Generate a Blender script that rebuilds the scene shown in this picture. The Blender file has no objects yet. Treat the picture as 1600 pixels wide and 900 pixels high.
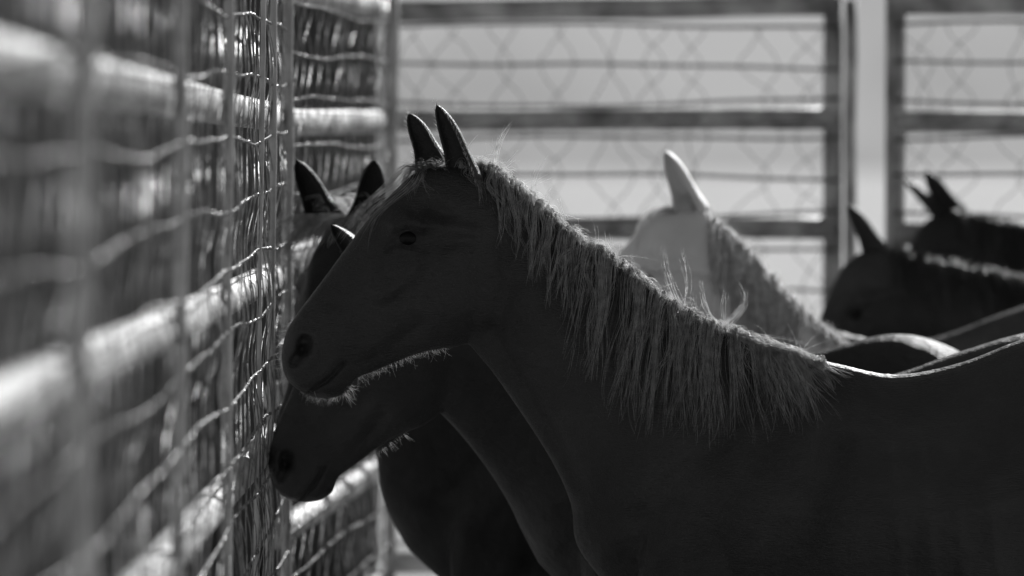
import bpy, math, random
import numpy as np
from mathutils import Vector, Matrix
from mathutils.bvhtree import BVHTree

rng = np.random.default_rng(7)
random.seed(7)
S = bpy.context.scene
C = S.collection

# ------------------------------------------------------------------ camera, sky, sun, exposure
FPX = 150.0 / 36.0 * 1600.0          # focal length in photograph pixels
CAMZ = 1.95
PITCH = math.atan(260.0 / FPX)
cd = bpy.data.cameras.new('camera'); cam = bpy.data.objects.new('camera', cd); C.objects.link(cam)
cam.location = (0, 0, CAMZ); cam.rotation_euler = (math.pi / 2 - PITCH, 0, 0)
cd.lens = 150; cd.sensor_width = 36; cd.clip_start = 0.1; cd.clip_end = 6000
cd.dof.use_dof = True; cd.dof.focus_distance = 9.93; cd.dof.aperture_fstop = 1.8; cd.dof.aperture_blades = 0
S.camera = cam

SUN_AZ, SUN_EL = math.radians(23), math.radians(36)     # to the right of the view axis, behind the herd
w = bpy.data.worlds.new('World'); S.world = w; w.use_nodes = True
nt = w.node_tree; nt.nodes.clear()
sky = nt.nodes.new('ShaderNodeTexSky'); sky.sky_type = 'NISHITA'; sky.sun_disc = False
sky.sun_elevation = SUN_EL; sky.sun_rotation = SUN_AZ
bw = nt.nodes.new('ShaderNodeRGBToBW')                  # the photograph is black and white
bg = nt.nodes.new('ShaderNodeBackground'); bg.inputs['Strength'].default_value = 0.05
wo = nt.nodes.new('ShaderNodeOutputWorld')
nt.links.new(sky.outputs[0], bw.inputs[0]); nt.links.new(bw.outputs[0], bg.inputs[0]); nt.links.new(bg.outputs[0], wo.inputs[0])
sd = bpy.data.lights.new('sun', 'SUN'); sd.energy = 5.0; sd.angle = math.radians(0.5); sd.color = (1, 1, 1)
sun = bpy.data.objects.new('sun', sd); C.objects.link(sun)
to_sun = Vector((math.cos(SUN_EL) * math.sin(SUN_AZ), math.cos(SUN_EL) * math.cos(SUN_AZ), math.sin(SUN_EL)))
sun.rotation_euler = to_sun.to_track_quat('Z', 'Y').to_euler()
S.view_settings.view_transform = 'Standard'; S.view_settings.look = 'None'
S.view_settings.exposure = 0.9; S.view_settings.gamma = 1.0; S.view_settings.use_curve_mapping = False

# ------------------------------------------------------------------ helpers
def at(px, py, D):
    """world point seen at a photograph pixel, at distance D along the ground"""
    cp, sp = math.cos(PITCH), math.sin(PITCH)
    a, b = (px - 800) / FPX, (450 - py) / FPX
    v = Vector((a, cp + b * sp, -sp + b * cp))
    return Vector((0, 0, CAMZ)) + v * (D / v.y)

def mesh(name, V, F, smooth=True):
    V = np.asarray(V, np.float32).reshape(-1, 3); F = np.asarray(F, np.int32)
    me = bpy.data.meshes.new(name); n = F.shape[1]
    me.vertices.add(len(V)); me.vertices.foreach_set('co', V.ravel())
    me.loops.add(F.size); me.loops.foreach_set('vertex_index', F.ravel())
    me.polygons.add(len(F)); me.polygons.foreach_set('loop_start', np.arange(0, F.size, n, dtype=np.int32))
    me.update(calc_edges=True)
    if smooth: me.polygons.foreach_set('use_smooth', np.ones(len(F), bool))
    return me

def link(name, me, mat=None, parent=None, loc=None):
    o = bpy.data.objects.new(name, me); C.objects.link(o)
    if mat is not None: me.materials.append(mat) if not me.materials else None
    if parent is not None: o.parent = parent
    if loc is not None: o.location = loc
    return o

def tag(o, label=None, cat=None, group=None, kind=None):
    if label: o['label'] = label
    if cat: o['category'] = cat
    if group: o['group'] = group
    if kind: o['kind'] = kind
    return o

def empty(name, loc=(0, 0, 0)):
    o = bpy.data.objects.new(name, None); C.objects.link(o); o.location = loc; o.empty_display_size = .1
    return o

def tubes(P, R, sides=3):
    """P (N,K,3) strands, R (N,K) radii -> verts, quads"""
    P = np.asarray(P, float); N, K, _ = P.shape
    T = np.gradient(P, axis=1); T /= np.linalg.norm(T, axis=2, keepdims=True) + 1e-12
    ref = np.zeros_like(T); ref[..., 1] = 1
    par = np.abs(T[..., 1]) > .9; ref[par] = (1, 0, 0)
    A = np.cross(T, ref); A /= np.linalg.norm(A, axis=2, keepdims=True) + 1e-12
    B = np.cross(T, A)
    ang = np.arange(sides) * 2 * math.pi / sides
    V = P[:, :, None, :] + np.asarray(R)[:, :, None, None] * (np.cos(ang)[None, None, :, None] * A[:, :, None, :] + np.sin(ang)[None, None, :, None] * B[:, :, None, :])
    idx = np.arange(N * K * sides).reshape(N, K, sides)
    a = idx[:, :-1, :]; b = np.roll(idx, -1, 2)[:, :-1, :]; c = np.roll(idx, -1, 2)[:, 1:, :]; d = idx[:, 1:, :]
    return V.reshape(-1, 3), np.stack([a, b, c, d], -1).reshape(-1, 4)

def pipe(p0, p1, r, sides=18, seg=8, caps=True, wob=0.0):
    """solid round bar with closed ends, as triangles/quads"""
    p0, p1 = np.array(p0), np.array(p1)
    t = np.linspace(0, 1, seg + 1)[:, None]; P = p0 + (p1 - p0) * t
    if wob: P[1:-1] += rng.normal(0, wob, (seg - 1, 3))
    V, F = tubes(P[None], np.full((1, seg + 1), r), sides)
    ends = [P[0], P[-1]]; nb = len(V); V = np.vstack([V] + [e[None] for e in ends])
    extra = []
    for j in range(sides):
        extra.append((nb, (j + 1) % sides, j, nb)); o = seg * sides
        extra.append((nb + 1, o + j, o + (j + 1) % sides, nb + 1))
    Vq, Fq = V, F
    # end caps as fans of degenerate-free quads: split into pairs
    capq = []
    for k, o in ((nb, 0), (nb + 1, seg * sides)):
        for j in range(0, sides, 2):
            q = (k, o + j, o + (j + 1) % sides, o + (j + 2) % sides)
            capq.append(q if k == nb + 1 else q[::-1])
    return Vq, np.vstack([Fq, np.array(capq)])

def box(x0, x1, y0, y1, z0, z1):
    V = [(x, y, z) for x in (x0, x1) for y in (y0, y1) for z in (z0, z1)]
    F = [(0, 1, 3, 2), (4, 6, 7, 5), (0, 4, 5, 1), (2, 3, 7, 6), (0, 2, 6, 4), (1, 5, 7, 3)]
    return np.array(V, float), np.array(F)

def cat_geo(parts):
    Vs, Fs, n = [], [], 0
    for V, F in parts:
        Vs.append(np.asarray(V, float)); Fs.append(np.asarray(F) + n); n += len(V)
    return np.vstack(Vs), np.vstack(Fs)

# ------------------------------------------------------------------ materials (black-and-white values)
def nodes(name):
    m = bpy.data.materials.new(name); m.use_nodes = True
    t = m.node_tree; return m, t, t.nodes['Principled BSDF'], t.links

def noisy(name, lo, hi, scale, rough=.6, metal=0.0, stretch=(1, 1, 1), detail=6, bump=0.0, bscale=60, sheen=0.0, spec=.5, p0=.35, p1=.65, coord='Object'):
    m, t, b, L = nodes(name)
    tc = t.nodes.new('ShaderNodeTexCoord'); mp = t.nodes.new('ShaderNodeMapping'); mp.inputs['Scale'].default_value = stretch
    L.new(tc.outputs[coord], mp.inputs['Vector'])
    n = t.nodes.new('ShaderNodeTexNoise'); n.inputs['Scale'].default_value = scale; n.inputs['Detail'].default_value = detail
    L.new(mp.outputs[0], n.inputs['Vector'])
    r = t.nodes.new('ShaderNodeValToRGB'); r.color_ramp.elements[0].position = p0; r.color_ramp.elements[1].position = p1
    r.color_ramp.elements[0].color = (lo, lo, lo, 1); r.color_ramp.elements[1].color = (hi, hi, hi, 1)
    L.new(n.outputs['Fac'], r.inputs['Fac']); L.new(r.outputs[0], b.inputs['Base Color'])
    b.inputs['Roughness'].default_value = rough; b.inputs['Metallic'].default_value = metal
    b.inputs['Specular IOR Level'].default_value = spec
    if sheen:
        b.inputs['Sheen Weight'].default_value = sheen; b.inputs['Sheen Roughness'].default_value = .35
    if bump:
        n2 = t.nodes.new('ShaderNodeTexNoise'); n2.inputs['Scale'].default_value = bscale; n2.inputs['Detail'].default_value = 5
        L.new(mp.outputs[0], n2.inputs['Vector'])
        bp = t.nodes.new('ShaderNodeBump'); bp.inputs['Strength'].default_value = bump; bp.inputs['Distance'].default_value = .01
        L.new(n2.outputs['Fac'], bp.inputs['Height']); L.new(bp.outputs[0], b.inputs['Normal'])
    return m

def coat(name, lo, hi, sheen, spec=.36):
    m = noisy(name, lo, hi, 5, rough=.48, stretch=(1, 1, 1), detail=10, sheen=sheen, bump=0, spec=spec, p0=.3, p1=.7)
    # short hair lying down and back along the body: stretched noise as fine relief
    t = m.node_tree; L = t.links; b = t.nodes['Principled BSDF']
    tc = t.nodes.new('ShaderNodeTexCoord'); mp = t.nodes.new('ShaderNodeMapping'); mp.inputs['Rotation'].default_value = (0, math.radians(38), 0); mp.inputs['Scale'].default_value = (60, 300, 420)
    n = t.nodes.new('ShaderNodeTexNoise'); n.inputs['Scale'].default_value = 1.0; n.inputs['Detail'].default_value = 3
    n3 = t.nodes.new('ShaderNodeTexNoise'); n3.inputs['Scale'].default_value = 26; n3.inputs['Detail'].default_value = 4
    ad = t.nodes.new('ShaderNodeMath'); ad.operation = 'MULTIPLY_ADD'; ad.inputs[1].default_value = 2.2
    bp = t.nodes.new('ShaderNodeBump'); bp.inputs['Strength'].default_value = .75; bp.inputs['Distance'].default_value = .004
    L.new(tc.outputs['Object'], mp.inputs[0]); L.new(mp.outputs[0], n.inputs['Vector']); L.new(tc.outputs['Object'], n3.inputs['Vector'])
    L.new(n3.outputs['Fac'], ad.inputs[0]); L.new(n.outputs['Fac'], ad.inputs[2]); L.new(ad.outputs[0], bp.inputs['Height']); L.new(bp.outputs[0], b.inputs['Normal'])
    return m

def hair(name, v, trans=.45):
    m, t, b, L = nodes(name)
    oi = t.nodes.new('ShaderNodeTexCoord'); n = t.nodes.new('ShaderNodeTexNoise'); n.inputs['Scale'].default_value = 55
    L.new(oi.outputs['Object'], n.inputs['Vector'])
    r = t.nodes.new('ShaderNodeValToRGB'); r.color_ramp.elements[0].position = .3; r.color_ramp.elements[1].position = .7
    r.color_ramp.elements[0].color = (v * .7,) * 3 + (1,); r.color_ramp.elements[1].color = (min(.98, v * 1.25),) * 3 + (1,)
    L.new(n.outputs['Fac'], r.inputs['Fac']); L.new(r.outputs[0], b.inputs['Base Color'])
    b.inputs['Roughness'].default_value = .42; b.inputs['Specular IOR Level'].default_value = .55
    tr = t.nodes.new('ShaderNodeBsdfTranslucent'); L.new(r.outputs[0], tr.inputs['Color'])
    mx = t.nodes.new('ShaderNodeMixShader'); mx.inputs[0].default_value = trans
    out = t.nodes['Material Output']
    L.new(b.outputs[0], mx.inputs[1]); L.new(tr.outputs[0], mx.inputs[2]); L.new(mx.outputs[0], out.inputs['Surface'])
    return m

M = {}
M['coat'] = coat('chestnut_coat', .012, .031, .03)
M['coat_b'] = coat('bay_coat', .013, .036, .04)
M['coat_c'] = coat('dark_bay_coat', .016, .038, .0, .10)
M['coat_d'] = coat('black_coat', .022, .042, .02, .2)
M['coat_w'] = coat('white_coat', .66, .82, .1)
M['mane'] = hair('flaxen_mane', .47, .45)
M['wisp'] = hair('glow_painted_wisp', .90, .66)  # much paler than the mane: sun glow put into the colour
M['mane_u'] = hair('flaxen_mane_gap_shade', .11, .4)  # mane colour darkened, painting shade into the gaps between locks
M['mane_d'] = hair('black_mane', .07)
M['mane_b'] = hair('bay_mane', .17)
M['mane_w'] = hair('white_mane', .98, .5)
M['fur'] = hair('rim_glow_coat_hair', .18, .65)  # far paler than the coat: rim light put into the colour
M['whisk'] = hair('whisker_hair', .7, .6)
m, t, b, L = nodes('wet_dark_eye'); b.inputs['Base Color'].default_value = (.006, .006, .006, 1); b.inputs['Roughness'].default_value = .1; b.inputs['Specular IOR Level'].default_value = .11
M['eye'] = m
M['hoof'] = noisy('dark_hoof_horn', .05, .09, 12, .5)
M['rail'] = noisy('weathered_painted_pipe', .13, .44, 7, rough=.55, stretch=(1, 1, 1), detail=10, bump=.25, bscale=90, p0=.38, p1=.58)
M['railc'] = noisy('dull_rusty_pipe', .10, .46, 5, rough=.6, detail=10, bump=.25, bscale=70, p0=.36, p1=.62)
M['stay'] = noisy('galvanised_stay', .28, .44, 14, rough=.5, metal=.15, bump=.15)
M['cable'] = noisy('dull_galvanised_cable', .10, .2, 60, rough=.7, spec=.25)
M['wire'] = noisy('galvanised_wire', .18, .36, 40, rough=.36, metal=.8)
M['wirec'] = noisy('dull_dark_wire', .07, .13, 40, rough=.85, spec=.2)  # darker and duller than the wire of the side panels
M['board'] = noisy('weathered_board', .035, .10, 3, rough=.85, stretch=(6, 6, .5), detail=9, bump=.4, bscale=20)
M['roof'] = noisy('corrugated_roof_iron', .25, .4, 4, rough=.5, metal=.5)
M['earth'] = noisy('dusty_trampled_earth', .125, .19, .7, rough=.95, detail=12, bump=.5, bscale=6)
M['hill'] = noisy('dry_grass_hillside', .06, .15, .045, rough=1.0, stretch=(1, .12, 1), detail=4, bump=.3, bscale=.6, p0=.4, p1=.6)

# ------------------------------------------------------------------ the setting: ground, hills
n = 60
g = np.linspace(-1, 1, n); g = np.sign(g) * np.abs(g) ** 3 * 2500
gx, gy = np.meshgrid(g, g + 10, indexing='ij')
gz = .03 * np.sin(gx * .9) * np.cos(gy * .7) * (np.hypot(gx, gy) < 40) - .02
idx = np.arange(n * n).reshape(n, n)
F = np.stack([idx[:-1, :-1], idx[1:, :-1], idx[1:, 1:], idx[:-1, 1:]], -1).reshape(-1, 4)
tag(link('ground', mesh('ground', np.stack([gx, gy, gz], -1), F), M['earth']), kind='structure')

nu, nv = 160, 40
uu, vv = np.meshgrid(np.linspace(-2400, 2400, nu), np.linspace(0, 1, nv), indexing='ij')
ridge = 62 + 12 * np.sin(uu * .006 + .7) + 9 * np.sin(uu * .017 + 2) + 4 * np.sin(uu * .05)
hz = ridge * np.sin(vv * math.pi) ** 1.1 + 1.2 * np.sin(uu * .11 + vv * 9) * np.sin(vv * math.pi) - .3
hy = 160 + vv * 1700 + 14 * np.sin(uu * .012)
idx = np.arange(nu * nv).reshape(nu, nv)
F = np.stack([idx[:-1, :-1], idx[1:, :-1], idx[1:, 1:], idx[:-1, 1:]], -1).reshape(-1, 4)
tag(link('hills', mesh('hills', np.stack([uu, hy, hz], -1), F), M['hill']), kind='structure')

# ------------------------------------------------------------------ weathered shed beyond the side fence (its shaded end wall shows through the wire)
shed = empty('weathered_shed', (-.56, 18.2, 0)); shed.rotation_euler = (0, 0, math.radians(5))
tag(shed, 'dark weathered board shed in shade behind the wire fence on the left', 'shed')
bmesh_shared = []
for k in range(4):
    V, F = box(0, .155, -.012 - .002 * k, .012, .02, 3.15 - .03 * k); bmesh_shared.append(mesh('board', V, F, False)); bmesh_shared[-1].materials.append(M['board'])
for i in range(34):
    o = link('board', bmesh_shared[i % 4], None, shed, (-.16 * (i + 1), rng.normal(0, .006), rng.uniform(-.02, .02)))
for i in range(22):                                       # right side wall
    o = link('board', bmesh_shared[(i + 1) % 4], None, shed, (-.02, .03 + .16 * i, 0)); o.rotation_euler = (0, 0, math.pi / 2)
V, F = box(-5.44, -.05, .05, 3.5, .0, 3.05)
link('inner_frame', mesh('inner_frame', V, F, False), M['board'], shed)
nu = 120; xs = np.linspace(-5.7, .25, nu); V = []
for y, z in ((-.35, 3.25), (3.9, 3.75)):
    for dz in (0, .03):
        V += [(x, y, z + dz + .018 * math.sin(i * math.pi / 2)) for i, x in enumerate(xs)]
F = []
for i in range(nu - 1):
    for a, b_ in ((0, 1), (1, 3), (3, 2), (2, 0)):
        F.append((a * nu + i, b_ * nu + i, b_ * nu + i + 1, a * nu + i + 1))
link('roof', mesh('roof', V, F), M['roof'], shed)

# ------------------------------------------------------------------ corral panels with V-mesh wire
def panel(label, p0, p1, rails, rr, posts, cables, zig, mat, ztop, wire_r=.0016, zbot=.25, wob=.012, slope=0.0, cseed=0, wm='wire', cm='cable', bulge=.002, amp=.25, knot=.0045, vr=.9):
    """p0,p1: ends on the ground (x,y); rails: heights at p0; posts: list of (t, radius, material, lean)"""
    r = np.random.default_rng(100 + cseed)
    p0 = np.array([*p0, 0.]); p1 = np.array([*p1, 0.]); Lr = np.linalg.norm(p1 - p0); d = (p1 - p0) / Lr
    nrm = np.array([-d[1], d[0], 0])
    root = empty('corral_panel', p0.tolist()); tag(root, label, 'fence panel', 'corral fence panels')
    for z in rails:
        za, zb = z if isinstance(z, tuple) else (z, z)
        V, F = pipe((0, 0, za), (*(d * Lr)[:2], zb), rr, 18, 10, wob=.0015)
        link('rail', mesh('rail', V, F), mat, root)
    for tt, pr, pm, lean in posts:
        q = d * Lr * tt + nrm * (-rr - pr * .2 if pr < .03 else 0)
        V, F = pipe((q[0] - lean, q[1], -.02), (q[0] + lean, q[1], ztop), pr, 14, 12, wob=.002 if pr < .03 else 0)
        link('post' if pr > .025 else 'stay', mesh('post', V, F), M[pm] if isinstance(pm, str) else pm, root)
    off = nrm * -(rr + .006)
    # twisted two-strand cables, each its own part, sagging a little between the stays
    def cz(z, s, k):
        return z + slope * s + wob * (np.sin(s * 2.1 + k * 1.9) + .6 * np.sin(s * 4.3 + k * 4.1) + .15 * np.sin(s * 11 + k))
    for k, z in enumerate(cables):
        npts = int(Lr / .0045); s = np.linspace(0, Lr, npts)
        zz = cz(z, s, k); ph = s / .034 * 2 * math.pi
        st = []
        for a in (0, math.pi):
            P = d[None] * s[:, None] + off + np.stack([np.zeros(npts)] * 2 + [zz], 1)
            P = P + nrm * (wire_r * 1.25 * np.cos(ph + a))[:, None]; P[:, 2] += wire_r * 1.25 * np.sin(ph + a)
            st.append(P)
        V, F = tubes(np.array(st), np.full((2, npts), wire_r), 4)
        link('cable', mesh('cable', V, F), M[cm], root)
    # crossing zigzag wires between the cables
    cs = sorted(cables, reverse=True); P = []; KN = []
    nz = int(Lr / zig); q = 6
    for i in range(-1, nz + 2):
        for ph in (1, -1):
            pts = []; s0 = i * zig + zig / 2 + r.normal(0, zig * .12)
            for k in range(len(cs)):
                sk = s0 + ph * zig * amp * (1 if k % 2 else -1) + r.normal(0, zig * .10)
                zk = cz(cs[k], np.array(sk), cables.index(cs[k]))
                if .01 < sk < Lr - .01 and (ph > 0 or r.random() < .25): KN.append(d * sk + off + np.array([0, 0, float(zk)]))
                if k:
                    for j in range(1, q + 1):
                        f = j / q; e = f * f * (3 - 2 * f)
                        ss = pts[-j][0] if False else None
                        pts.append((sp + (sk - sp) * e + .004 * math.sin(f * math.pi) * r.normal(), zp + (zk - zp) * f))
                else: pts.append((sk, zk))
                sp, zp = sk, zk
            a = np.array([(min(max(x, .002), Lr - .002), y) for x, y in pts]); P.append(d[None] * a[:, :1] + off * 1.0 + np.stack([np.zeros(len(a))] * 2 + [a[:, 1]], 1) + nrm[None] * (bulge * (np.sin((a[:, 1] - cs[0]) / (cs[0] - cs[1]) * math.pi + (0 if ph > 0 else 1.2)) + .7 * np.sin(a[:, 1] * 9 + i * .9) + r.normal(0, .4)))[:, None])
    P = np.array(P); V, F = tubes(P, np.full(P.shape[:2], wire_r * vr), 4)
    # the wrapped knots where the wires cross a cable: small barrels that glint
    KN = np.array(KN); kd = d * knot * 1.6
    KP = KN[:, None, :] + np.array([-1, -.6, 0, .6, 1])[None, :, None] * kd[None, None, :] + r.normal(0, .0012, (len(KN), 1, 3))
    KV, KF = tubes(KP, np.tile(np.array([.2, .85, 1, .85, .2]) * knot, (len(KN), 1)) * r.uniform(.6, 1.15, (len(KN), 1)), 8)
    V, F = cat_geo([(V, F), (KV, KF)])
    tag(link('mesh_wires', mesh('mesh_wires', V, F), M[wm], root), kind='stuff')
    return root

AX = -.628
A0, A1 = 2.2, 11.1
def ta(px): return ((-AX) * FPX / (800 - px) - A0) / (A1 - A0)
panel('long pale pipe fence panel beside the horses, nearest and most blurred on the left',
      (AX, A0), (AX, A1), [(2.46, 2.36), (2.052, 1.962), (1.63, 1.545), (1.21, 1.125), (.79, .705), (.37, .285)], .037,
      [(ta(78), .020, 'stay', .0), (ta(245), .0125, 'stay', .006), (ta(324), .011, 'stay', .006), (ta(376), .006, 'stay', .02), (ta(397), .009, 'stay', .012), (.9995, .014, 'stay', .012)],
      [2.43 - .135 * k for k in range(15)], .15, M['rail'], 2.5, wire_r=.0016, wob=.009, slope=.003, bulge=.006, amp=.45)
panel('short pale pipe fence panel at the corner behind the ears of the front-facing horse',
      (-.632, 11.28), (-.424, 13.62), [2.31, 1.95, 1.585, 1.22, .85, .48], .036,
      [(1.0, .016, 'stay', .008)], [2.39 - .127 * k for k in range(16)], .17, M['rail'], 2.42, wire_r=.0016, wob=.008, cseed=1, bulge=.004, amp=.4)
panel('dark pipe fence panel with loose V mesh wire behind the horses, left of the gap',
      (-.41, 14.0), (1.075, 14.0), [(2.31, 2.335), (1.955, 1.962), (1.60, 1.60), (1.24, 1.24), (.88, .88), (.5, .5)], .0375,
      [(.006, .018, M['railc'], 0), (.985, .032, M['railc'], 0), (1.022, .020, M['railc'], 0)],
      [2.258 - .122 * k for k in range(15)], .16, M['railc'], 2.345, wire_r=.0030, wob=.010, cseed=2, wm='wirec', cm='wirec', vr=.5, knot=.0035)
panel('dark pipe fence panel with loose V mesh wire at the far right beyond the gap',
      (1.235, 13.85), (3.4, 13.75), [(2.335, 2.32), (1.95, 1.95), (1.585, 1.58), (1.22, 1.22), (.86, .86), (.5, .5)], .0375,
      [(.004, .033, M['railc'], 0), (.996, .033, M['railc'], 0)],
      [2.262 - .122 * k for k in range(15)], .165, M['railc'], 2.36, wire_r=.0030, wob=.010, cseed=3, wm='wirec', cm='wirec', vr=.5, knot=.0035)

# ------------------------------------------------------------------ horses
PX = .0015                                     # metres per photograph pixel at the nearest horse
HX, HZ = 1300., 1490.                          # horse space: origin on the ground under the middle of the body
def H(px, py, y=0.): return np.array([(px - HX) * PX, y, (HZ - py) * PX])
RU, RV = 705., 275.                            # head space: origin at the poll
def HD(px, py, y=0.): return np.array([(px - RU) * PX, y, (RV - py) * PX])

def ring(top, bot, side, w, nseg=36, topn=0.0, botn=0.0, p=.5):
    """closed section: top/bottom points, lateral unit vector, half width; topn/botn narrow the crest/keel"""
    th = np.linspace(0, 2 * math.pi, nseg, endpoint=False)
    t = np.cos(th); c = np.sign(np.sin(th)) * np.abs(np.sin(th)) ** (2 * p)
    f = 1 - topn * np.clip(t, 0, 1) ** 1.3 - botn * np.clip(-t, 0, 1) ** 1.3
    mid = (top + bot) / 2; up = (top - bot) / 2
    return mid + t[:, None] * up + (c * f * w)[:, None] * side

def loft(rings):
    k, n = len(rings), len(rings[0]); V = np.vstack(rings)
    idx = np.arange(k * n).reshape(k, n); a = idx[:-1]; b = np.roll(idx, -1, 1)[:-1]; c = np.roll(idx, -1, 1)[1:]; d = idx[1:]
    F = [np.stack([a, b, c, d], -1).reshape(-1, 4)]
    for row, rev in ((idx[0], True), (idx[-1], False)):
        h = n // 2; q = [(row[i], row[i + 1], row[n - 2 - i], row[n - 1 - i]) for i in range(h - 1)]
        q = np.array(q); F.append(q[:, ::-1] if rev else q)
    return V, np.vstack(F)

def spline(keys, m):
    """Catmull-Rom through rows of keys, m samples per span"""
    K = np.asarray(keys, float); out = []
    E = np.vstack([2 * K[0] - K[1], K, 2 * K[-1] - K[-2]])
    for i in range(1, len(E) - 2):
        for j in range(m):
            t = j / m; a, b, c, d = E[i - 1], E[i], E[i + 1], E[i + 2]
            out.append(.5 * (2 * b + (c - a) * t + (2 * a - 5 * b + 4 * c - d) * t * t + (3 * b - a - 3 * c + d) * t ** 3))
    out.append(E[-2]); return np.array(out)

# top px, bottom px, half width (m), crest narrowing, keel narrowing, squareness
HEAD = [(735, 262, 778, 430, .045, .3, .1, .5), (692, 258, 774, 486, .062, .2, .30, .45), (652, 268, 754, 526, .078, .12, .38, .42),
        (622, 292, 720, 541, .086, .08, .42, .42), (598, 317, 690, 545, .088, .05, .45, .42), (571, 347, 655, 552, .078, .08, .45, .43),
        (541, 386, 620, 565, .064, .15, .42, .45), (511, 427, 585, 580, .054, .2, .38, .46), (483, 464, 557, 591, .048, .15, .32, .46),
        (462, 492, 546, 605, .048, .05, .25, .45), (448, 517, 536, 616, .049, .0, .25, .45), (440.5, 545, 512, 622, .045, .0, .2, .46),
        (441, 572, 482, 617, .036, .0, .1, .47), (449, 594, 464, 607, .016, 0, 0, .5)]
BODY = [(1240, 552, 912, 872, .185, .72, .25, .48), (1310, 568, 1040, 990, .225, .72, .35, .47), (1400, 585, 1230, 1004, .248, .74, .3, .46),
        (1500, 567, 1460, 1003, .262, .72, .25, .46), (1600, 529, 1620, 962, .262, .7, .25, .46), (1720, 494, 1735, 905, .262, .6, .1, .45),
        (1810, 514, 1825, 885, .235, .4, .1, .45), (1880, 570, 1895, 865, .17, .3, .1, .46), (1925, 650, 1930, 790, .08, 0, 0, .5)]
NECK_MAIN = [(708, 266, 705, 470, .050, .5, .3, .5), (762, 264, 728, 530, .066, .55, .35, .48), (830, 314, 768, 580, .076, .62, .3, .48),
             (900, 374, 806, 634, .084, .66, .28, .48), (980, 424, 842, 688, .094, .7, .25, .48), (1070, 492, 872, 740, .116, .72, .2, .48),
             (1160, 529, 893, 792, .150, .72, .2, .48)]

def leg(front, s, sx):
    if front:
        ks = [(1120, 760, .075, .16), (1075, 900, .075, .12), (1062, 1000, .058, .075), (1060, 1100, .043, .048), (1056, 1195, .040, .042), (1058, 1225, .036, .038),
              (1060, 1300, .024, .028), (1062, 1375, .025, .030), (1060, 1405, .030, .034), (1048, 1436, .026, .028), (1038, 1460, .036, .042), (1028, 1489, .044, .052)]
        yo = [.12, .125, .12, .115, .11, .11, .11, .11, .11, .11, .11, .11]
    else:
        ks = [(1790, 740, .09, .22), (1770, 860, .10, .19), (1735, 960, .085, .14), (1770, 1060, .055, .085), (1815, 1140, .040, .055), (1828, 1185, .036, .052), (1822, 1235, .030, .040),
              (1815, 1320, .025, .030), (1808, 1385, .026, .031), (1804, 1412, .031, .035), (1792, 1440, .027, .029), (1782, 1462, .037, .042), (1772, 1489, .045, .052)]
        yo = [.12, .14, .14, .125, .115, .11, .11, .11, .11, .11, .11, .11, .11]
    rs = []
    K = spline([(*k, y) for k, y in zip(ks, yo)], 3)
    for px, py, wy, wx, y in K:
        th = np.linspace(0, 2 * math.pi, 16, endpoint=False); c = H(px, py, s * y); c[0] *= sx
        r_ = c + np.stack([np.cos(th) * wx, np.sin(th) * wy, np.zeros(16)], 1); rs.append(r_)
    return loft(rs[::-1])

def seg_dist(U, V, pts):
    d = np.full(len(U), 1e9)
    for (ax, ay), (bx, by) in zip(pts[:-1], pts[1:]):
        vx, vy = bx - ax, by - ay; L2 = vx * vx + vy * vy + 1e-9
        t = np.clip(((U - ax) * vx + (V - ay) * vy) / L2, 0, 1)
        d = np.minimum(d, np.hypot(U - ax - t * vx, V - ay - t * vy))
    return d

# sculpting strokes on the head: polyline (px), radius px, push in metres (+ out)
STROKES = [
    ([(612, 352), (632, 343), (655, 350)], 12, .010),          # brow over the eye
    ([(655, 350), (700, 352), (738, 362)], 11, .006),          # arch behind the eye
    ([(672, 322), (690, 335)], 15, -.007),                     # hollow above the eye
    ([(690, 380), (735, 372)], 9, -.003),
    ([(634, 371), (634, 371)], 15, -.004),                     # orbit
    ([(622, 388), (640, 392)], 7, .003),                       # lower lid
    ([(604, 386), (612, 380)], 6, -.004),                      # tear corner
    ([(655, 402), (625, 438), (598, 462)], 12, .0042),           # facial crest
    ([(612, 470), (580, 474), (560, 500)], 16, -.0035),
    ([(722, 425), (715, 470), (690, 500)], 42, .008),          # cheek muscle
    ([(784, 380), (790, 440), (772, 505), (735, 545)], 17, -.0055),   # groove behind the jaw
    ([(640, 478), (600, 520), (575, 545)], 12, .003),
    ([(560, 420), (520, 470)], 16, -.004),                     # flat of the nose side
    ([(655, 505), (620, 535)], 10, -.003),
    ([(488, 520), (490, 545), (482, 566)], 9, .003),           # rim of the nostril
    ([(455, 528), (468, 516), (482, 520)], 7, .002),
    ([(536, 566), (512, 590), (496, 601), (481, 612)], 3.2, -.006),  # mouth line
    ([(524, 602), (508, 612)], 14, .004),                      # lower lip
    ([(520, 560), (490, 592), (470, 600)], 10, .003),          # upper lip
    ([(549, 590), (552, 600)], 8, -.005),                      # groove behind the chin
]
NOSTRIL = [([(476, 532), (473, 543)], 10.0, -.026), ([(472, 545), (459, 563)], 7.0, -.020)]

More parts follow.
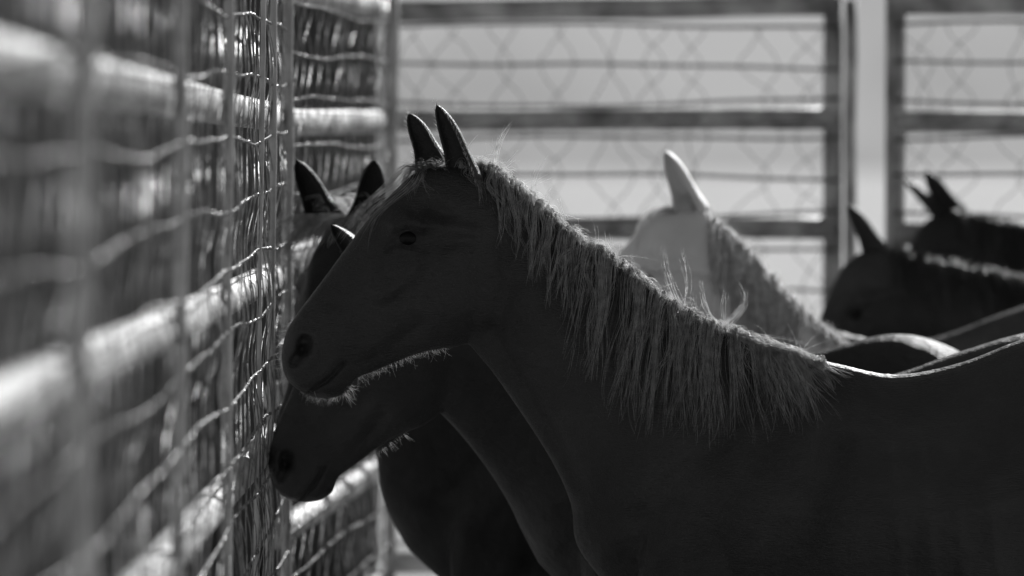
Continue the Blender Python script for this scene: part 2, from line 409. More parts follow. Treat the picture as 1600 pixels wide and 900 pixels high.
EDGE = []
def ear(base, tip, wid, face, cup=.62, bend=(0, 0, 0), K=16):
    """cupped ear: crescent section lofted from base to tip, open towards `face`"""
    base, tip = np.array(base), np.array(tip); ax = tip - base; L = np.linalg.norm(ax); ax /= L
    f = np.array(face, float); f -= ax * f.dot(ax); f /= np.linalg.norm(f); sd_ = np.cross(ax, f)
    rs = []; th = np.linspace(-1.95, 1.95, 13)
    for k in range(K):
        u = k / (K - 1)
        r_ = 1.08 * wid * float(np.interp(u, [0, .12, .25, .4, .6, .75, .86, .93, .975, 1], [1.62, 1.5, 1.27, 1.08, .95, .79, .58, .39, .22, .04]))
        c = base + ax * L * u + np.array(bend) * math.sin(u * math.pi) + f * (-.002 * math.sin(u * math.pi)) + f * .003 * u ** 3
        thick = min(.0045, r_ * .35)
        op = 2.25 - .9 * math.exp(-((u - .1) / .25) ** 2) * 0
        o_ = [c - f * (math.cos(a) * r_ * .8) + sd_ * math.sin(a) * r_ for a in th]
        i_ = [c - f * (math.cos(a) * (r_ - thick) * .8 - (0 if u > .15 else .0)) + sd_ * math.sin(a) * (r_ - thick) for a in th[::-1]]
        rs.append(np.array(o_ + i_)); EDGE.append((o_[0], ax, -sd_)); EDGE.append((o_[-1], ax, sd_))
    return loft(rs)

def pose(T, yaw=0, pitch=0, roll=0, s=1.0):
    R = Matrix.Rotation(math.radians(yaw), 4, 'Z') @ Matrix.Rotation(math.radians(-pitch), 4, 'Y') @ Matrix.Rotation(math.radians(roll), 4, 'X')
    return np.array(Matrix.Translation(Vector(T)) @ R @ Matrix.Scale(s, 4))
def app(Mx, V): V = np.asarray(V); return V @ Mx[:3, :3].T + Mx[:3, 3]

def hermite(p0, m0, p1, m1, t):
    t = t[:, None]; return (2 * t**3 - 3 * t**2 + 1) * p0 + (t**3 - 2 * t**2 + t) * m0 + (-2 * t**3 + 3 * t**2) * p1 + (t**3 - t**2) * m1

def section_row(r, conv):
    return ring(conv(r[0], r[1]), conv(r[2], r[3]), None, r[4])

def make_horse(label, loc, scale, coatm, head=None, voxel=.009, sx=1.0, ears=None, neck_main=False, smooth=6, strokes=True, group='horses crowded in the corral', wneck=1.0):
    """head = 4x4 in horse space"""
    root = empty('horse', loc); root.scale = (scale,) * 3
    tag(root, label, 'horse', group)
    Y = np.array([0, 1., 0])
    def Hs(px, py):
        v = H(px, py); v[0] *= sx; return v
    parts = []
    brows = [ring(Hs(r[0], r[1]), Hs(r[2], r[3]), Y, r[4], 40, r[5], r[6], r[7]) for r in spline(BODY, 5)]
    if neck_main:
        rows = spline(NECK_MAIN + BODY, 5)
        rs = [ring(H(r[0], r[1]), H(r[2], r[3]), Y, r[4], 40, r[5], r[6], r[7]) for r in rows]
        crest = np.array([H(r[0], r[1]) for r in spline(NECK_MAIN + BODY[:2], 8)])
    else:
        latv = head[:3, 1] / np.linalg.norm(head[:3, 1]); fwd = -head[:3, 0] / np.linalg.norm(head[:3, 0])
        t = np.linspace(0, 1, 26)
        p1t, p1b = app(head, [HD(728, 262)])[0], app(head, [HD(738, 505)])[0]
        p0t, p0b = Hs(1240, 552), Hs(905, 830)
        ct = np.linalg.norm(p1t - p0t); cb = np.linalg.norm(p1b - p0b)
        d1 = app(head, [HD(650, 215)])[0] - p1t; d1 /= np.linalg.norm(d1)
        top = hermite(p0t, np.array([-.85, 0, .5]) * ct, p1t, (d1 * .35 + (p1t - p0t) / ct * .65) * ct, t)
        bot = hermite(p0b, np.array([-.35, 0, .9]) * cb * .8, p1b, (p1b - p0b) * .6 + fwd * cb * .2, t)
        wd = np.interp(t, [0, .15, .35, .6, .85, 1], [.185, .15, .118, .092, .074, .058]) * wneck
        rs = []
        for i in range(len(t)):
            sd_ = Y * (1 - t[i]) + latv * t[i]; up = top[i] - bot[i]; sd_ = sd_ - up * sd_.dot(up) / up.dot(up); sd_ /= np.linalg.norm(sd_)
            rs.append(ring(top[i], bot[i], sd_, wd[i], 40, .68, .25, .48))
        crest = top[::-1]
        rs = rs[::-1] + brows[1:]
    parts.append(loft(rs))
    hr = [ring(app(head, [HD(r[0], r[1])])[0], app(head, [HD(r[2], r[3])])[0], head[:3, 1], r[4], 36, r[5], r[6], r[7]) for r in spline(HEAD, 5)]
    parts.append(loft(hr))
    for fr in (True, False):
        for s in (-1, 1): parts.append(leg(fr, s, sx))
    V, F = cat_geo(parts)
    tmp = link('tmp', mesh('tmp', V, F))
    md = tmp.modifiers.new('r', 'REMESH'); md.mode = 'VOXEL'; md.voxel_size = voxel
    sm = tmp.modifiers.new('s', 'SMOOTH'); sm.factor = .5; sm.iterations = smooth
    dg = bpy.context.evaluated_depsgraph_get(); me = bpy.data.meshes.new_from_object(tmp.evaluated_get(dg)); bpy.data.objects.remove(tmp)
    nv_ = len(me.vertices); co = np.empty(nv_ * 3, np.float32); me.vertices.foreach_get('co', co); co = co.reshape(-1, 3).astype(float)
    # sculpt the face in head space
    inv = np.linalg.inv(head)
    lo = app(inv, co); U = RU + lo[:, 0] / PX; Vv = RV - lo[:, 2] / PX; yy = lo[:, 1]
    m_ = (U < 830) & (U > 400) & (Vv < 660) & (Vv > 220) & (np.abs(yy) < .13)
    side = np.clip((np.abs(yy) - .012) / .022, 0, 1); dy = np.zeros(nv_)
    for pts, rad, amp in STROKES:
        dy[m_] += 2.1 * amp * np.exp(-(seg_dist(U[m_], Vv[m_], pts) / rad) ** 2)
    for pts, rad, amp in NOSTRIL:
        dd = seg_dist(U[m_], Vv[m_], pts); dy[m_] += amp / (1 + np.exp((dd - rad) / 1.9))
    lo[:, 1] += np.sign(yy) * side * dy
    co2 = app(head, lo); co[m_] = co2[m_]
    # soft muscles of the shoulder and neck
    for pts, rad, amp in (([(1185, 600), (1100, 700), (985, 800)], 22, -.016), ([(1215, 610), (1130, 730), (1030, 860)], 20, .010), ([(1000, 780), (950, 850)], 30, .016),
                          ([(1240, 680), (1160, 800), (1120, 920)], 45, .020), ([(1300, 690), (1240, 860), (1200, 960)], 24, -.014), ([(770, 520), (840, 640), (905, 755)], 13, -.012),
                          ([(830, 470), (910, 630), (990, 770)], 30, .012), ([(850, 400), (980, 500), (1100, 590)], 26, .006), ([(1360, 640), (1460, 640), (1560, 610)], 24, -.006),
                          ([(1380, 700), (1395, 880)], 11, .004), ([(1425, 700), (1445, 890)], 11, .004), ([(1470, 700), (1495, 890)], 11, .004), ([(1515, 700), (1545, 880)], 11, .004)):
        if not neck_main and pts[0][0] < 900: continue
        ux = HX + co[:, 0] / PX / sx; vx = HZ - co[:, 2] / PX
        co[:, 1] += np.sign(co[:, 1]) * np.clip((np.abs(co[:, 1]) - .02) / .03, 0, 1) * amp * np.exp(-(seg_dist(ux, vx, pts) / rad) ** 2)
    me.vertices.foreach_set('co', co.astype(np.float32).ravel()); me.update()
    # ears belong to the same skin
    egeo = []
    for e in (ears or DEFAULT_EARS):
        Ve, Fe = ear(*e); egeo.append((app(head, Ve), Fe))
    q = np.empty(len(me.loops), np.int32); me.loops.foreach_get('vertex_index', q); q = q.reshape(-1, 4)
    V, F = cat_geo([(co, q)] + egeo)
    body = link('body', mesh('horse_body', V, F), coatm, root)
    bvh = BVHTree.FromPolygons([Vector(v) for v in co], q.tolist()) if voxel < .02 else None
    # eyes
    for s in (-1, 1):
        sel = (np.abs(U - 634) < 4) & (np.abs(Vv - 370) < 4) & (yy * s > .02)
        ys = np.median(np.abs(lo[sel, 1])) if sel.any() else .08
        r_ = .0225; nu_, nv2 = 20, 12; Vs = []
        for i in range(nv2 + 1):
            for j in range(nu_):
                a = math.pi * i / nv2; b_ = 2 * math.pi * j / nu_
                Vs.append((r_ * 1.12 * math.sin(a) * math.cos(b_), r_ * math.sin(a) * math.sin(b_) , r_ * .95 * math.cos(a)))
        idx = np.arange((nv2 + 1) * nu_).reshape(nv2 + 1, nu_); a = idx[:-1]; b_ = np.roll(idx, -1, 1)[:-1]; c = np.roll(idx, -1, 1)[1:]; d = idx[1:]
        E = np.array(Vs) + HD(635, 371, s * (ys - r_ * .42))
        eye_ = link('eye', mesh('eye', app(head, E), np.stack([a, b_, c, d], -1).reshape(-1, 4)), M['eye'], root)
        # lids: two thin skin folds
        for up_ in (1, -1):
            a = np.linspace(-1, 1, 15); pts = np.stack([635 + a * 19, 371 - up_ * (np.sqrt(np.clip(1 - a * a, 0, 1)) * (13.5 if up_ > 0 else 12.5)) + a * (-3)], 1)
            P = np.array([HD(x, y, s * (ys + .0065 - .009 * k * k)) for (x, y), k in zip(pts, a)])
            Vl, Fl = tubes(app(head, P)[None], np.array([[.0012 + .0026 * math.sqrt(max(0, 1 - k * k)) for k in a]]) * 1.0, 8)
            link('eyelid', mesh('eyelid', Vl, Fl), coatm, eye_)
    return root, body, bvh, crest, co, q

DEFAULT_EARS = [(HD(712, 268, -.042), HD(674, 162, -.062), .030, (-.75, -.65, .1)), (HD(712, 268, .042), HD(674, 162, .062), .030, (-.75, .65, .1))]

def surf_y(bvh, x, z, default=0.):
    h = bvh.ray_cast(Vector((x, -2, z)), Vector((0, 1, 0)))
    return h[0].y if h[0] is not None and h[0].y < .5 else default

def lock(G, n, rs, ts, rad, curl=.0, lenj=.12, converge=.75):
    """n strands around guide G (K,3): spread rs at the root closing to ts at the tip"""
    K = len(G); u = np.linspace(0, 1, K)
    T = np.gradient(G, axis=0); A = np.cross(T, (0, 1, 0)); A /= np.linalg.norm(A, axis=1, keepdims=True) + 1e-9; B = np.cross(T, A); B /= np.linalg.norm(B, axis=1, keepdims=True) + 1e-9
    o = rng.normal(0, 1, (n, 2)); spread = rs * (1 - u) ** 1 + ts * u
    P = G[None] + (o[:, 0, None] * spread)[..., None] * A[None] + (o[:, 1, None] * spread * .6)[..., None] * B[None]
    ph = rng.uniform(0, 6.28, (n, 1)); fr = rng.uniform(4, 11, (n, 1)); am = rng.normal(0, 1, (n, 1)) * curl
    P = P + (am * u * np.sin(fr * u + ph))[..., None] * A[None]
    # strand length jitter: resample by cutting
    cut = np.clip(1 - np.abs(rng.normal(0, lenj, n)), .35, 1)
    uu_ = u[None] * cut[:, None]; out = np.empty_like(P)
    for i in range(n):
        for k in range(3): out[i, :, k] = np.interp(uu_[i], u, P[i, :, k])
    R = rad * (1 - .75 * u[None] ** 2) * rng.uniform(.7, 1.25, (n, 1))
    return out, np.repeat(R, 1, 0)

def strands_obj(name, Ls, mat, parent, sides=3):
    P = np.vstack([l[0] for l in Ls]); R = np.vstack([l[1] for l in Ls])
    V, F = tubes(P, R, sides); return link(name, mesh(name, V, F), mat, parent)

def main_px(o):  # body-plane px of horse-space coordinates
    return HX + o[0] / PX, HZ - o[2] / PX

# ---------------- the nearest horse, in profile
EARS_MAIN = [(HD(724, 285, -.034), HD(681, 163, -.056), .0275, (-.72, -.70, .05), .62, (.004, 0, .002)),
             (HD(678, 262, .046), HD(642, 177, .060), .0255, (-.55, -.80, .1), .62, (.003, 0, .002))]
headM = pose(H(RU, RV), yaw=5)
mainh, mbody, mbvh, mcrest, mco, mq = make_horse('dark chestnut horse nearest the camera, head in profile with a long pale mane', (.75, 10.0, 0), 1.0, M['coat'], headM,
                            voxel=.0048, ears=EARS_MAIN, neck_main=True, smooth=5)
EDGE_MAIN = list(EDGE)
K = 14
def drape(pts2, off, y0=None, lift=None):
    """guide through photograph pixels (x, y) laid on the near side of the nearest horse"""
    k = spline(np.array(pts2, float), 6); s = np.linspace(0, len(k) - 1, K); out = []
    for i, si in enumerate(s):
        j = int(min(si, len(k) - 2)); f = si - j; p = k[j] * (1 - f) + k[j + 1] * f
        q = H(p[0], p[1]); u = i / (K - 1)
        ys = surf_y(mbvh, q[0], q[2], -.005)
        q[1] = min(ys - off * min(1, u * 4 + .15), .02)
        out.append(q)
    out = np.array(out)
    if y0 is not None: out[:, 1] = out[:, 1] * np.clip(np.linspace(0, 5, K), 0, 1) + y0 * (1 - np.clip(np.linspace(0, 5, K), 0, 1))
    return out
crest_px = spline([(712, 250), (740, 252), (780, 275), (820, 302), (860, 336), (900, 370), (945, 394), (985, 418), (1030, 455), (1075, 487), (1120, 510), (1160, 522), (1210, 538), (1262, 554), (1300, 563)], 10)
tipx = [712, 780, 830, 880, 930, 980, 1040, 1100, 1150, 1200, 1240, 1270, 1300]
tipl = [40, 110, 105, 135, 165, 215, 190, 165, 140, 115, 85, 50, 30]
leanx = [712, 800, 900, 1000, 1080, 1140, 1180, 1220, 1260, 1300]
lean = [25, 5, -6, -14, 0, 12, 24, 42, 40, 15]
Ls = []
K = 18
def top_z(x):
    h = mbvh.ray_cast(Vector((x, 0, 3)), Vector((0, 0, -1))); return h[0].z
def mane_lock(cx, l, ln, arc, off, y0, n, rs, ts, rad, curl, tipup=0.0):
    x = (cx - HX) * PX; zt = top_z(x); L_ = l * PX; dx = ln * PX
    wv = rng.normal(0, .010); wp = rng.uniform(0, 6)
    pts = [(x + .004, y0, zt - .008), (x + .006 + dx * .04, y0 * .6 - .004, zt + arc), (x + dx * .14, -.018 - off * .7, zt + arc * .35 - L_ * .05)]
    for f in (.28, .5, .72, .88, 1.0):
        xx = x + dx * f + wv * math.sin(f * 5 + wp); zz = zt - L_ * f ** (1 + tipup)
        pts.append((xx, min(surf_y(mbvh, xx, zz, -.02), -.012) - off * (1 - .55 * f), zz))
    kk = spline(pts, 5); si = np.linspace(0, 1, len(kk)) ; so = np.linspace(0, 1, K)
    return lock(np.stack([np.interp(so, si, kk[:, c]) for c in range(3)], 1), n, rs, ts, rad, curl=curl, lenj=.22)
leanx = [712, 800, 900, 1000, 1060, 1120, 1160, 1200, 1240, 1280]
lean = [25, 4, -18, -34, -26, -8, 12, 36, 55, 35]
tipl = [30, 118, 112, 140, 170, 215, 190, 162, 140, 115, 82, 45, 20]
Lu = []
for k in range(300):
    cx = rng.uniform(722, 1285); tp = np.interp(cx, [720, 800, 1150, 1285], [.5, 1, 1, .25])
    l = np.interp(cx, tipx, tipl) * (rng.uniform(.6, 1.14) if k % 4 else rng.uniform(.25, .65)); ln = np.interp(cx, leanx, lean) * rng.uniform(.5, 1.4) + rng.normal(0, 9)
    (Lu if k % 5 < 2 else Ls).append(mane_lock(cx, l, ln, rng.uniform(.003, .026) * tp, (rng.uniform(.001, .012) if k % 5 < 2 else rng.uniform(.006, .026)) * tp, rng.uniform(-.010, .026), int(rng.integers(4, 14)), .0042, .0012, .00046, .007))
# longer loose locks over the shoulder
for k in range(70):
    cx = rng.uniform(930, 1225); l = np.interp(cx, tipx, tipl) * rng.uniform(.9, 1.22); ln = np.interp(cx, leanx, lean) * rng.uniform(.6, 1.5) + rng.normal(4, 14)
    Ls.append(mane_lock(cx, l, ln, rng.uniform(.003, .022), rng.uniform(.014, .034), rng.uniform(-.010, .02), int(rng.integers(3, 9)), .0034, .0016, .00040, .010))
# the tuft sweeping back over the withers
for k in range(60):
    cx = rng.uniform(1120, 1235); f = rng.uniform(0, 1)
    Ls.append(mane_lock(cx, 22 + 95 * f * f + rng.normal(0, 6), (1285 - cx) * (1 - .45 * f) + rng.normal(0, 8), rng.uniform(.002, .014), rng.uniform(.004, .022), rng.uniform(-.01, .012), int(rng.integers(6, 13)), .005, .0018, .00046, .004, tipup=.6))
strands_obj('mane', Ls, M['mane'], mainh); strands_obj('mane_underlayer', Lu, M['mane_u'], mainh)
# ruffled short hair along the crest, coloured paler than the mane for a sunlit glow
Ls = []
for k in range(620):
    cx = rng.uniform(715, 1262); x = (cx - HX) * PX; zt = top_z(x); tp = np.interp(cx, [715, 790, 1180, 1262], [.7, 1, 1, .45])
    a = rng.normal(.5, .7); l = rng.uniform(.008, .034) * tp; y0 = rng.uniform(-.008, .016); dn = rng.uniform(.2, 1.3); toy = rng.uniform(-.038, -.004) * tp; b_ = rng.normal(0, .012)
    u = np.linspace(0, 1, K); arc = np.sin(np.clip(u * 1.25, 0, 1) * math.pi * .62)
    P = np.stack([x + math.sin(a) * l * u + b_ * u * u, y0 + toy * u, zt - .003 + math.cos(a * .6) * l * arc - dn * l * u ** 2.2], 1)
    Ls.append(lock(P, int(rng.integers(3, 8)), .0045, .0030, .00036, curl=.003, lenj=.2))
# upright wisps
for (x, y), (tx, ty), w_, n_ in (((1062, 478), (1036, 378), -6, 12), ((1070, 482), (1064, 384), 8, 9), ((1118, 508), (1096, 432), -7, 10), ((1128, 512), (1152, 438), 22, 12), ((1134, 512), (1134, 450), -3, 7),
                                 ((1010, 440), (985, 392), -4, 7), ((960, 402), (948, 360), -3, 5), ((1095, 500), (1082, 455), -4, 6), ((772, 258), (800, 188), -6, 12), ((768, 256), (778, 210), 3, 5), ((838, 312), (858, 238), -12, 2),
                                 ((880, 352), (868, 300), 6, 2), ((930, 385), (925, 340), 5, 2), ((850, 330), (870, 282), -6, 2), ((790, 272), (822, 300), 14, 3), ((905, 372), (890, 335), 3, 3)):
    u = np.linspace(0, 1, K); P = np.array([H(x + (tx - x) * q + w_ * math.sin(q * math.pi), y + (ty - y) * q, -.005 + .015 * q * rng.normal()) for q in u])
    Ls.append(lock(P, n_, .005, .0030, .00040, curl=.004, lenj=.2))
for k in range(70):     # single flyaway hairs
    c = crest_px[int(rng.uniform(2, len(crest_px) - 12))]; l = rng.uniform(15, 55); a = rng.normal(.3, .8); b_ = rng.normal(0, 22)
    P = np.array([H(c[0] + math.sin(a) * l * u + b_ * u * u, c[1] - math.cos(a) * l * u + abs(b_) * .5 * u * u, rng.normal(0, .004)) for u in np.linspace(0, 1, K)])
    Ls.append(lock(P, 1, .002, .002, .00034))
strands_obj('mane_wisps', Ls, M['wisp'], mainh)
# forelock over the brow and loose hair between the ears
Ls = []
for k in range(26):
    f = rng.uniform(0, 1); x0, y0_ = 690 - 40 * f + rng.normal(0, 4), 260 + 4 * f
    pts = [(x0, y0_), (x0 - 20, y0_ + 1 + rng.normal(0, 4)), (x0 - 50 + 18 * (1 - f), y0_ + 30), (x0 - 82 - 20 * rng.uniform(0, 1), y0_ + 62 + 14 * (1 - f)), (x0 - 118 - 25 * rng.uniform(0, 1) + 20 * (1 - f), y0_ + 112 + 20 * rng.uniform(0, 1))]
    if k % 3 == 0:
        pts = [(x0, y0_), (x0 - 14, y0_ - 4), (x0 - 24, y0_ + 18), (x0 - 16 + rng.normal(0, 12), y0_ + 50 + rng.normal(0, 8))]
    G = drape(pts, .003, y0=rng.uniform(-.03, .02)); Ls.append(lock(G, 6, .004, .0022, .00040, curl=.004, lenj=.2))
for k in range(60):
    x0, y0_ = rng.uniform(640, 700), 256; a = rng.normal(-.3, .8); l = rng.uniform(8, 30); b_ = rng.normal(0, 14)
    P = np.array([H(x0 + math.sin(a) * l * u + b_ * u * u, y0_ + 4 - math.cos(a) * l * u + 12 * u * u, -.02 + .02 * rng.normal()) for u in np.linspace(0, 1, K)])
    Ls.append(lock(P, 2, .002, .002, .0003))
strands_obj('forelock', Ls, M['mane'], mainh)
# whiskers and beard
Ls = []
def hairs(poly, n, l0, l1, ang, spread, rad, y=0.0, bend=4, yj=.02):
    k = spline(np.array(poly, float), 12)
    for i in range(n):
        c = k[int(rng.uniform(0, len(k) - 1))]; a = math.radians(ang + rng.normal(0, spread)); l = rng.uniform(l0, l1); b_ = rng.normal(0, bend)
        yy_ = y + rng.normal(0, yj)
        P = np.array([H(c[0] + math.cos(a) * l * u - math.sin(a) * b_ * u * u, c[1] - math.sin(a) * l * u - math.cos(a) * b_ * u * u, yy_) for u in np.linspace(0, 1, 8)])
        P[:, 1] -= headM[0, 3] * 0
        # keep the head's turn towards the camera
        off = (P[0, 0] - headM[0, 3]) * math.tan(math.radians(5)); P[:, 1] += off
        Ls.append((P, np.linspace(rad, rad * .3, 8)[None].repeat(1, 0)))
hairs([(470, 610), (490, 619), (515, 622), (535, 615)], 110, 2, 14, -95, 28, .00024)
hairs([(536, 614), (545, 598)], 34, 6, 27, -45, 30, .00026)
hairs([(560, 588), (600, 573), (650, 554), (700, 543)], 190, 2, 12, -66, 26, .0002, yj=.018)
hairs([(560, 588), (600, 573), (650, 554), (700, 543)], 22, 12, 24, -66, 26, .00022, yj=.018)
hairs([(448, 590), (441, 560), (446, 520), (462, 494)], 46, 4, 20, 190, 25, .0003)
hairs([(470, 600), (500, 612)], 14, 12, 30, -60, 30, .0003)
P = np.concatenate([l[0][None] for l in Ls]); R = np.concatenate([l[1] for l in Ls])
V, F = tubes(P, R, 3); tag(link('whiskers', mesh('whiskers', V, F), M['whisk'], mainh), kind='stuff')

# short coat hair, coloured paler than the coat so the outline glows
def fur(co, q, parent, mat, n, box_, l0, l1, rad, flow, inv_head=None):
    tri = co[q]; cen = tri.mean(1); ux = HX + cen[:, 0] / PX; vx = HZ - cen[:, 2] / PX
    ok = (ux > box_[0]) & (ux < box_[1]) & (vx > box_[2]) & (vx < box_[3])
    tri = tri[ok]; nn = np.cross(tri[:, 2] - tri[:, 0], tri[:, 3] - tri[:, 1]); ar = np.linalg.norm(nn, axis=1); nn /= ar[:, None] + 1e-12
    pk = rng.choice(len(tri), n, p=ar / ar.sum()); a, b_ = rng.random((2, n, 1))
    T_ = tri[pk]; p = (T_[:, 0] * (1 - a) + T_[:, 1] * a) * (1 - b_) + (T_[:, 3] * (1 - a) + T_[:, 2] * a) * b_; nr = nn[pk]
    fl = np.array(flow)[None] + rng.normal(0, .25, (n, 3)); fl -= nr * (fl * nr).sum(1, keepdims=True); fl /= np.linalg.norm(fl, axis=1, keepdims=True) + 1e-9
    L_ = rng.uniform(l0, l1, (n, 1)); lift = rng.uniform(.15, .4, (n, 1))
    d1 = fl + nr * lift; d1 /= np.linalg.norm(d1, axis=1, keepdims=True)
    P = np.stack([p - nr * .001, p + d1 * L_ * .55, p + (d1 * .8 + fl * .35) * L_], 1)
    R = np.tile(np.array([rad, rad * .8, rad * .25]), (n, 1))
    V, F = tubes(P, R, 3)
    return tag(link('coat_hair', mesh('coat_hair', V, F), mat, parent), kind='stuff')
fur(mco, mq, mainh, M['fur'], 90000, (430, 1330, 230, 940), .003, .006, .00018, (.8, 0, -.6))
# fringe hair along the ear edges
Ls = []
for p, ax, sd_ in EDGE_MAIN:
    for i in range(13):
        p0 = p + ax * rng.uniform(-.004, .004); dr = ax * rng.uniform(.5, 1.2) + sd_ * rng.uniform(-.1, .6) + rng.normal(0, .25, 3); l = rng.uniform(.003, .012)
        P = app(headM, np.array([p0 + dr * l * u for u in np.linspace(0, 1, 8)])); Ls.append((P, np.linspace(.00026, .00008, 8)[None]))
P = np.concatenate([l[0][None] for l in Ls]); R = np.concatenate([l[1] for l in Ls]); V, F = tubes(P, R, 3)
tag(link('ear_fringe', mesh('ear_fringe', V, F), M['whisk'], mainh), kind='stuff')

def tail(parent, mat, sx=1.0):
    Ls = []
    for k in range(40):
        x0 = 1905 + rng.normal(0, 5); P = np.array([H(x0 + 55 * math.sin(u * 1.9) - 10 * u, 585 + 640 * u ** 1.1, rng.normal(0, .012) + u * rng.normal(0, .03)) for u in np.linspace(0, 1, 12)]); P[:, 0] *= sx
        Ls.append(lock(P, 10, .008, .010, .0011, curl=.01))
    strands_obj('tail', Ls, mat, parent)
tail(mainh, M['mane'])

# ---------------- the other horses
def head_pose(loc, scale, px, py, D, yaw, pitch, roll=0, hs=1.0):
    p = at(px, py, D) - Vector(loc); return pose(np.array(p) / scale, yaw, pitch, roll, hs / scale)

def simple_mane(root, crest, bvh, mat, n, lmin, lmax, rad, per, f0=.02, f1=.95, side=-1, ruffle=60, lean_=0.0, rs=.008, name='mane'):
    Ls = []
    for k in range(n):
        f = rng.uniform(f0, f1) * (len(crest) - 1); j = int(f); c = crest[j] + (crest[min(j + 1, len(crest) - 1)] - crest[j]) * (f - j); l = rng.uniform(lmin, lmax)
        G = []; oo = rng.uniform(0, .016)
        for u in np.linspace(0, 1, 12):
            x = c[0] + lean_ * l * u + .006 * math.sin(u * 5 + k); z = c[2] + .012 * math.sin(min(1, u * 5) * math.pi) - l * max(0, u - .06)
            ys = surf_y(bvh, x, z, c[1]); bl = min(1, u * 4); yt = min(ys, c[1] - .012) - .012 * bl * (1 - .5 * u) - oo * bl
            G.append((x, (c[1] + .012) * (1 - bl) + yt * bl, z))
        Ls.append(lock(np.array(G), per, rs, rs * .45, rad, curl=.005))
    for k in range(ruffle):
        c = crest[int(rng.uniform(f0, f1) * (len(crest) - 1))]; a = rng.normal(.2, .7); l = rng.uniform(.012, .045)
        P = np.array([c + np.array([math.sin(a) * l * u, 0, math.cos(a) * l * u - .01]) for u in np.linspace(0, 1, 12)]); Ls.append(lock(P, 4, .004, .004, rad * .8, curl=.004))
    return strands_obj(name, Ls, mat, root)

def simple_forelock(root, head, mat, n=26, l=.16, rad=.0006, sway=-.04, bump=16, tuft=0, yw=.015):
    Ls = []
    for k in range(n):
        y = rng.normal(0, yw); fb = rng.uniform(.35, 1.25); P = []
        for u in np.linspace(0, 1, 12):
            P.append(HD(690 - 70 * u - 18 * math.sin(u * 3) + rng.normal(0, .4), 262 + 95 * u * u - bump * math.sin(u * 2.2) * fb, y * (1 + u) + sway * u * fb))
        Ls.append(lock(app(head, np.array(P)), 9, .006, .004, rad, curl=.006, lenj=.2))
    strands_obj('forelock', Ls, mat, root)
    Ls = []                                                     # tousled hair standing on the poll
    for k in range(tuft):
        y = rng.normal(0, .028); l = rng.uniform(.02, .06); a = rng.normal(-.3, .6)
        P = np.array([HD(715 - 30 * u * u, 262, y + sway * .6 * u * u + math.sin(a) * l * u) + np.array([0, 0, l * math.sin(u * 2.1)]) for u in np.linspace(0, 1, 12)])
        Ls.append(lock(app(head, P), 5, .005, .003, rad * .8, curl=.005, lenj=.2))
    if tuft: strands_obj('forelock_wisps', Ls, M['wisp'], root)

# dark horse with lowered head, just behind the nearest one
loc, s = (.639, 10.6, 0), .956
hd3 = head_pose(loc, s, 590, 437, 10.42, 6, 14, 0, .94)
EARS_3 = [(HD(694, 264, -.04), HD(649, 160, -.06), .027, (-.75, -.65, .1)), (HD(700, 264, .04), HD(662, 170, .06), .027, (-.75, .65, .1))]
h3, b3, v3, c3, co3, q3 = make_horse('dark bay horse with lowered muzzle just below the nearest horse\'s chin', loc, s, M['coat_b'], hd3, voxel=.006, ears=EARS_3, sx=1.1)
simple_mane(h3, c3, v3, M['mane_b'], 60, .06, .12, .0006, 10); tail(h3, M['mane_b'], 1.1)
Ls = []
for i in range(45):
    f = rng.uniform(0, 1); p0 = HD(545 + 150 * f, 600 - 58 * f, rng.normal(0, .012)); l = rng.uniform(.008, .025); dr = np.array([rng.normal(.3, .3), rng.normal(0, .2), -1]); P = np.array([p0 + dr * l * u for u in np.linspace(0, 1, 8)])
    Ls.append((app(hd3, P), np.linspace(.0004, .0001, 8)[None]))
P = np.concatenate([l[0][None] for l in Ls]); R = np.concatenate([l[1] for l in Ls]); V, F = tubes(P, R, 3)
tag(link('whiskers', mesh('whiskers', V, F), M['whisk'], h3), kind='stuff')

# horse looking towards the camera between the fence and the nearest horse's face
loc, s = (.312, 11.2, 0), .932
EARS_F = [(HD(706, 276, -.046), HD(684, 166, -.096), .031, (-.95, -.25, .1)), (HD(706, 272, .062), HD(684, 166, .108), .031, (-.95, .25, .1))]
hd2 = head_pose(loc, s, 546, 352, 10.85, 66, 10, 0, 1.08)
h2, b2, v2, c2, co2_, q2 = make_horse('bay horse facing front with both ears up, face half hidden behind the nearest horse', loc, s, M['coat_c'], hd2, voxel=.007, sx=1.16, ears=EARS_F)
simple_forelock(h2, hd2, M['mane'], 50, sway=.095, bump=22, tuft=40, yw=.030); simple_mane(h2, c2, v2, M['mane_b'], 50, .06, .12, .0007, 9); tail(h2, M['mane_b'], 1.16)

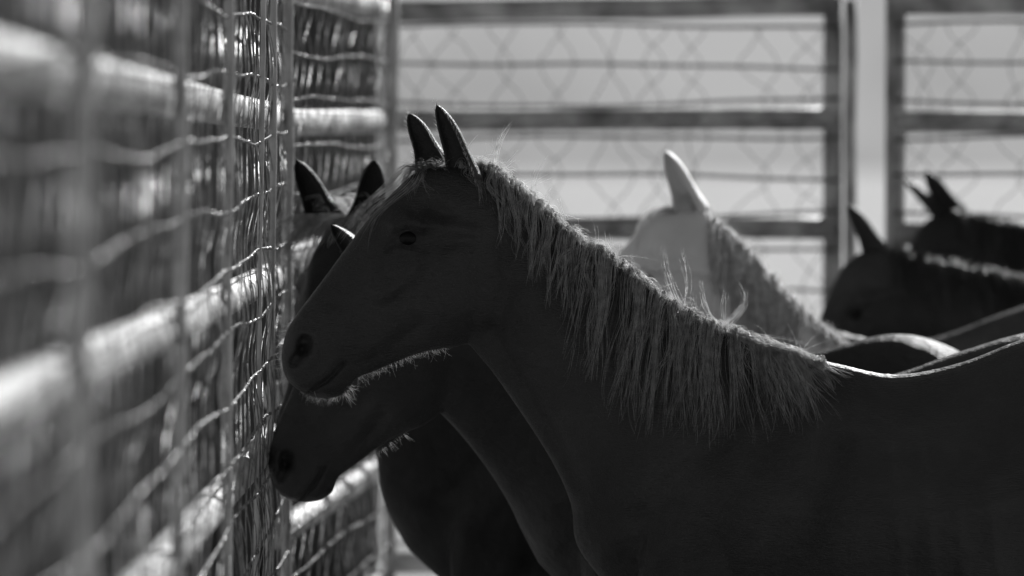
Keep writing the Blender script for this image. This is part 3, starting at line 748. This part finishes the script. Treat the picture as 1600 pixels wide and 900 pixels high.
# white horse
loc, s = (1.06, 11.75, 0), .930
hdw = head_pose(loc, s, 1075, 343, 11.75, -3, 2, 0, 1.13)
hw, bw_, vw, cw, cow, qw = make_horse('white horse with a pale hanging mane standing behind the nearest horse', loc, s, M['coat_w'], hdw, voxel=.008, sx=1.3)
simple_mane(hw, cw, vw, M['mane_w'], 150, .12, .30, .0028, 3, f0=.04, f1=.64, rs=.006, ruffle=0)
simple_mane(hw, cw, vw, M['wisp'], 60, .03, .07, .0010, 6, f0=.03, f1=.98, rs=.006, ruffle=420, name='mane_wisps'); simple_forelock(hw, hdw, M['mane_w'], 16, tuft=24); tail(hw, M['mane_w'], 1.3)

# dark back with hidden head behind the white horse
loc, s = (.965, 12.3, 0), .967
hd7 = head_pose(loc, s, 1120, 620, 12.3, 0, 12)
h7, *_r = make_horse('dark back with pale rim behind the nearest horse at right, its head hidden', loc, s, M['coat_c'], hd7, voxel=.011, smooth=4); tail(h7, M['mane_d'])

# two black horses at the right
loc, s = (1.98, 12.9, 0), .955
hd5 = head_pose(loc, s, 1362, 401, 12.9, -2, 20)
EARS_5 = [(HD(716, 270, -.04), HD(696, 158, -.055), .028, (-.75, -.65, .1)), (HD(716, 270, .04), HD(700, 166, .055), .028, (-.75, .65, .1))]
h5, b5, v5, c5, *_r = make_horse('black horse with one upright ear between the white horse and the right edge', loc, s, M['coat_d'], hd5, voxel=.010, smooth=5, ears=EARS_5)
simple_mane(h5, c5, v5, M['mane_d'], 70, .08, .2, .0009, 9, ruffle=0); tail(h5, M['mane_d'])
loc, s = (2.35, 13.4, 0), .985
hd6 = head_pose(loc, s, 1476, 342, 13.4, 14, 22)
EARS_6 = [(HD(716, 268, -.04), HD(692, 160, -.055), .028, (-.75, -.65, .1)), (HD(706, 268, .045), HD(668, 172, .07), .028, (-.75, .35, .1))]
h6, b6, v6, c6, *_r = make_horse('black horse at the right edge with two ears tilted forward, farthest back', loc, s, M['coat_d'], hd6, voxel=.010, smooth=5, ears=EARS_6)
simple_mane(h6, c6, v6, M['mane_d'], 70, .08, .2, .0009, 9, ruffle=0); tail(h6, M['mane_d'])
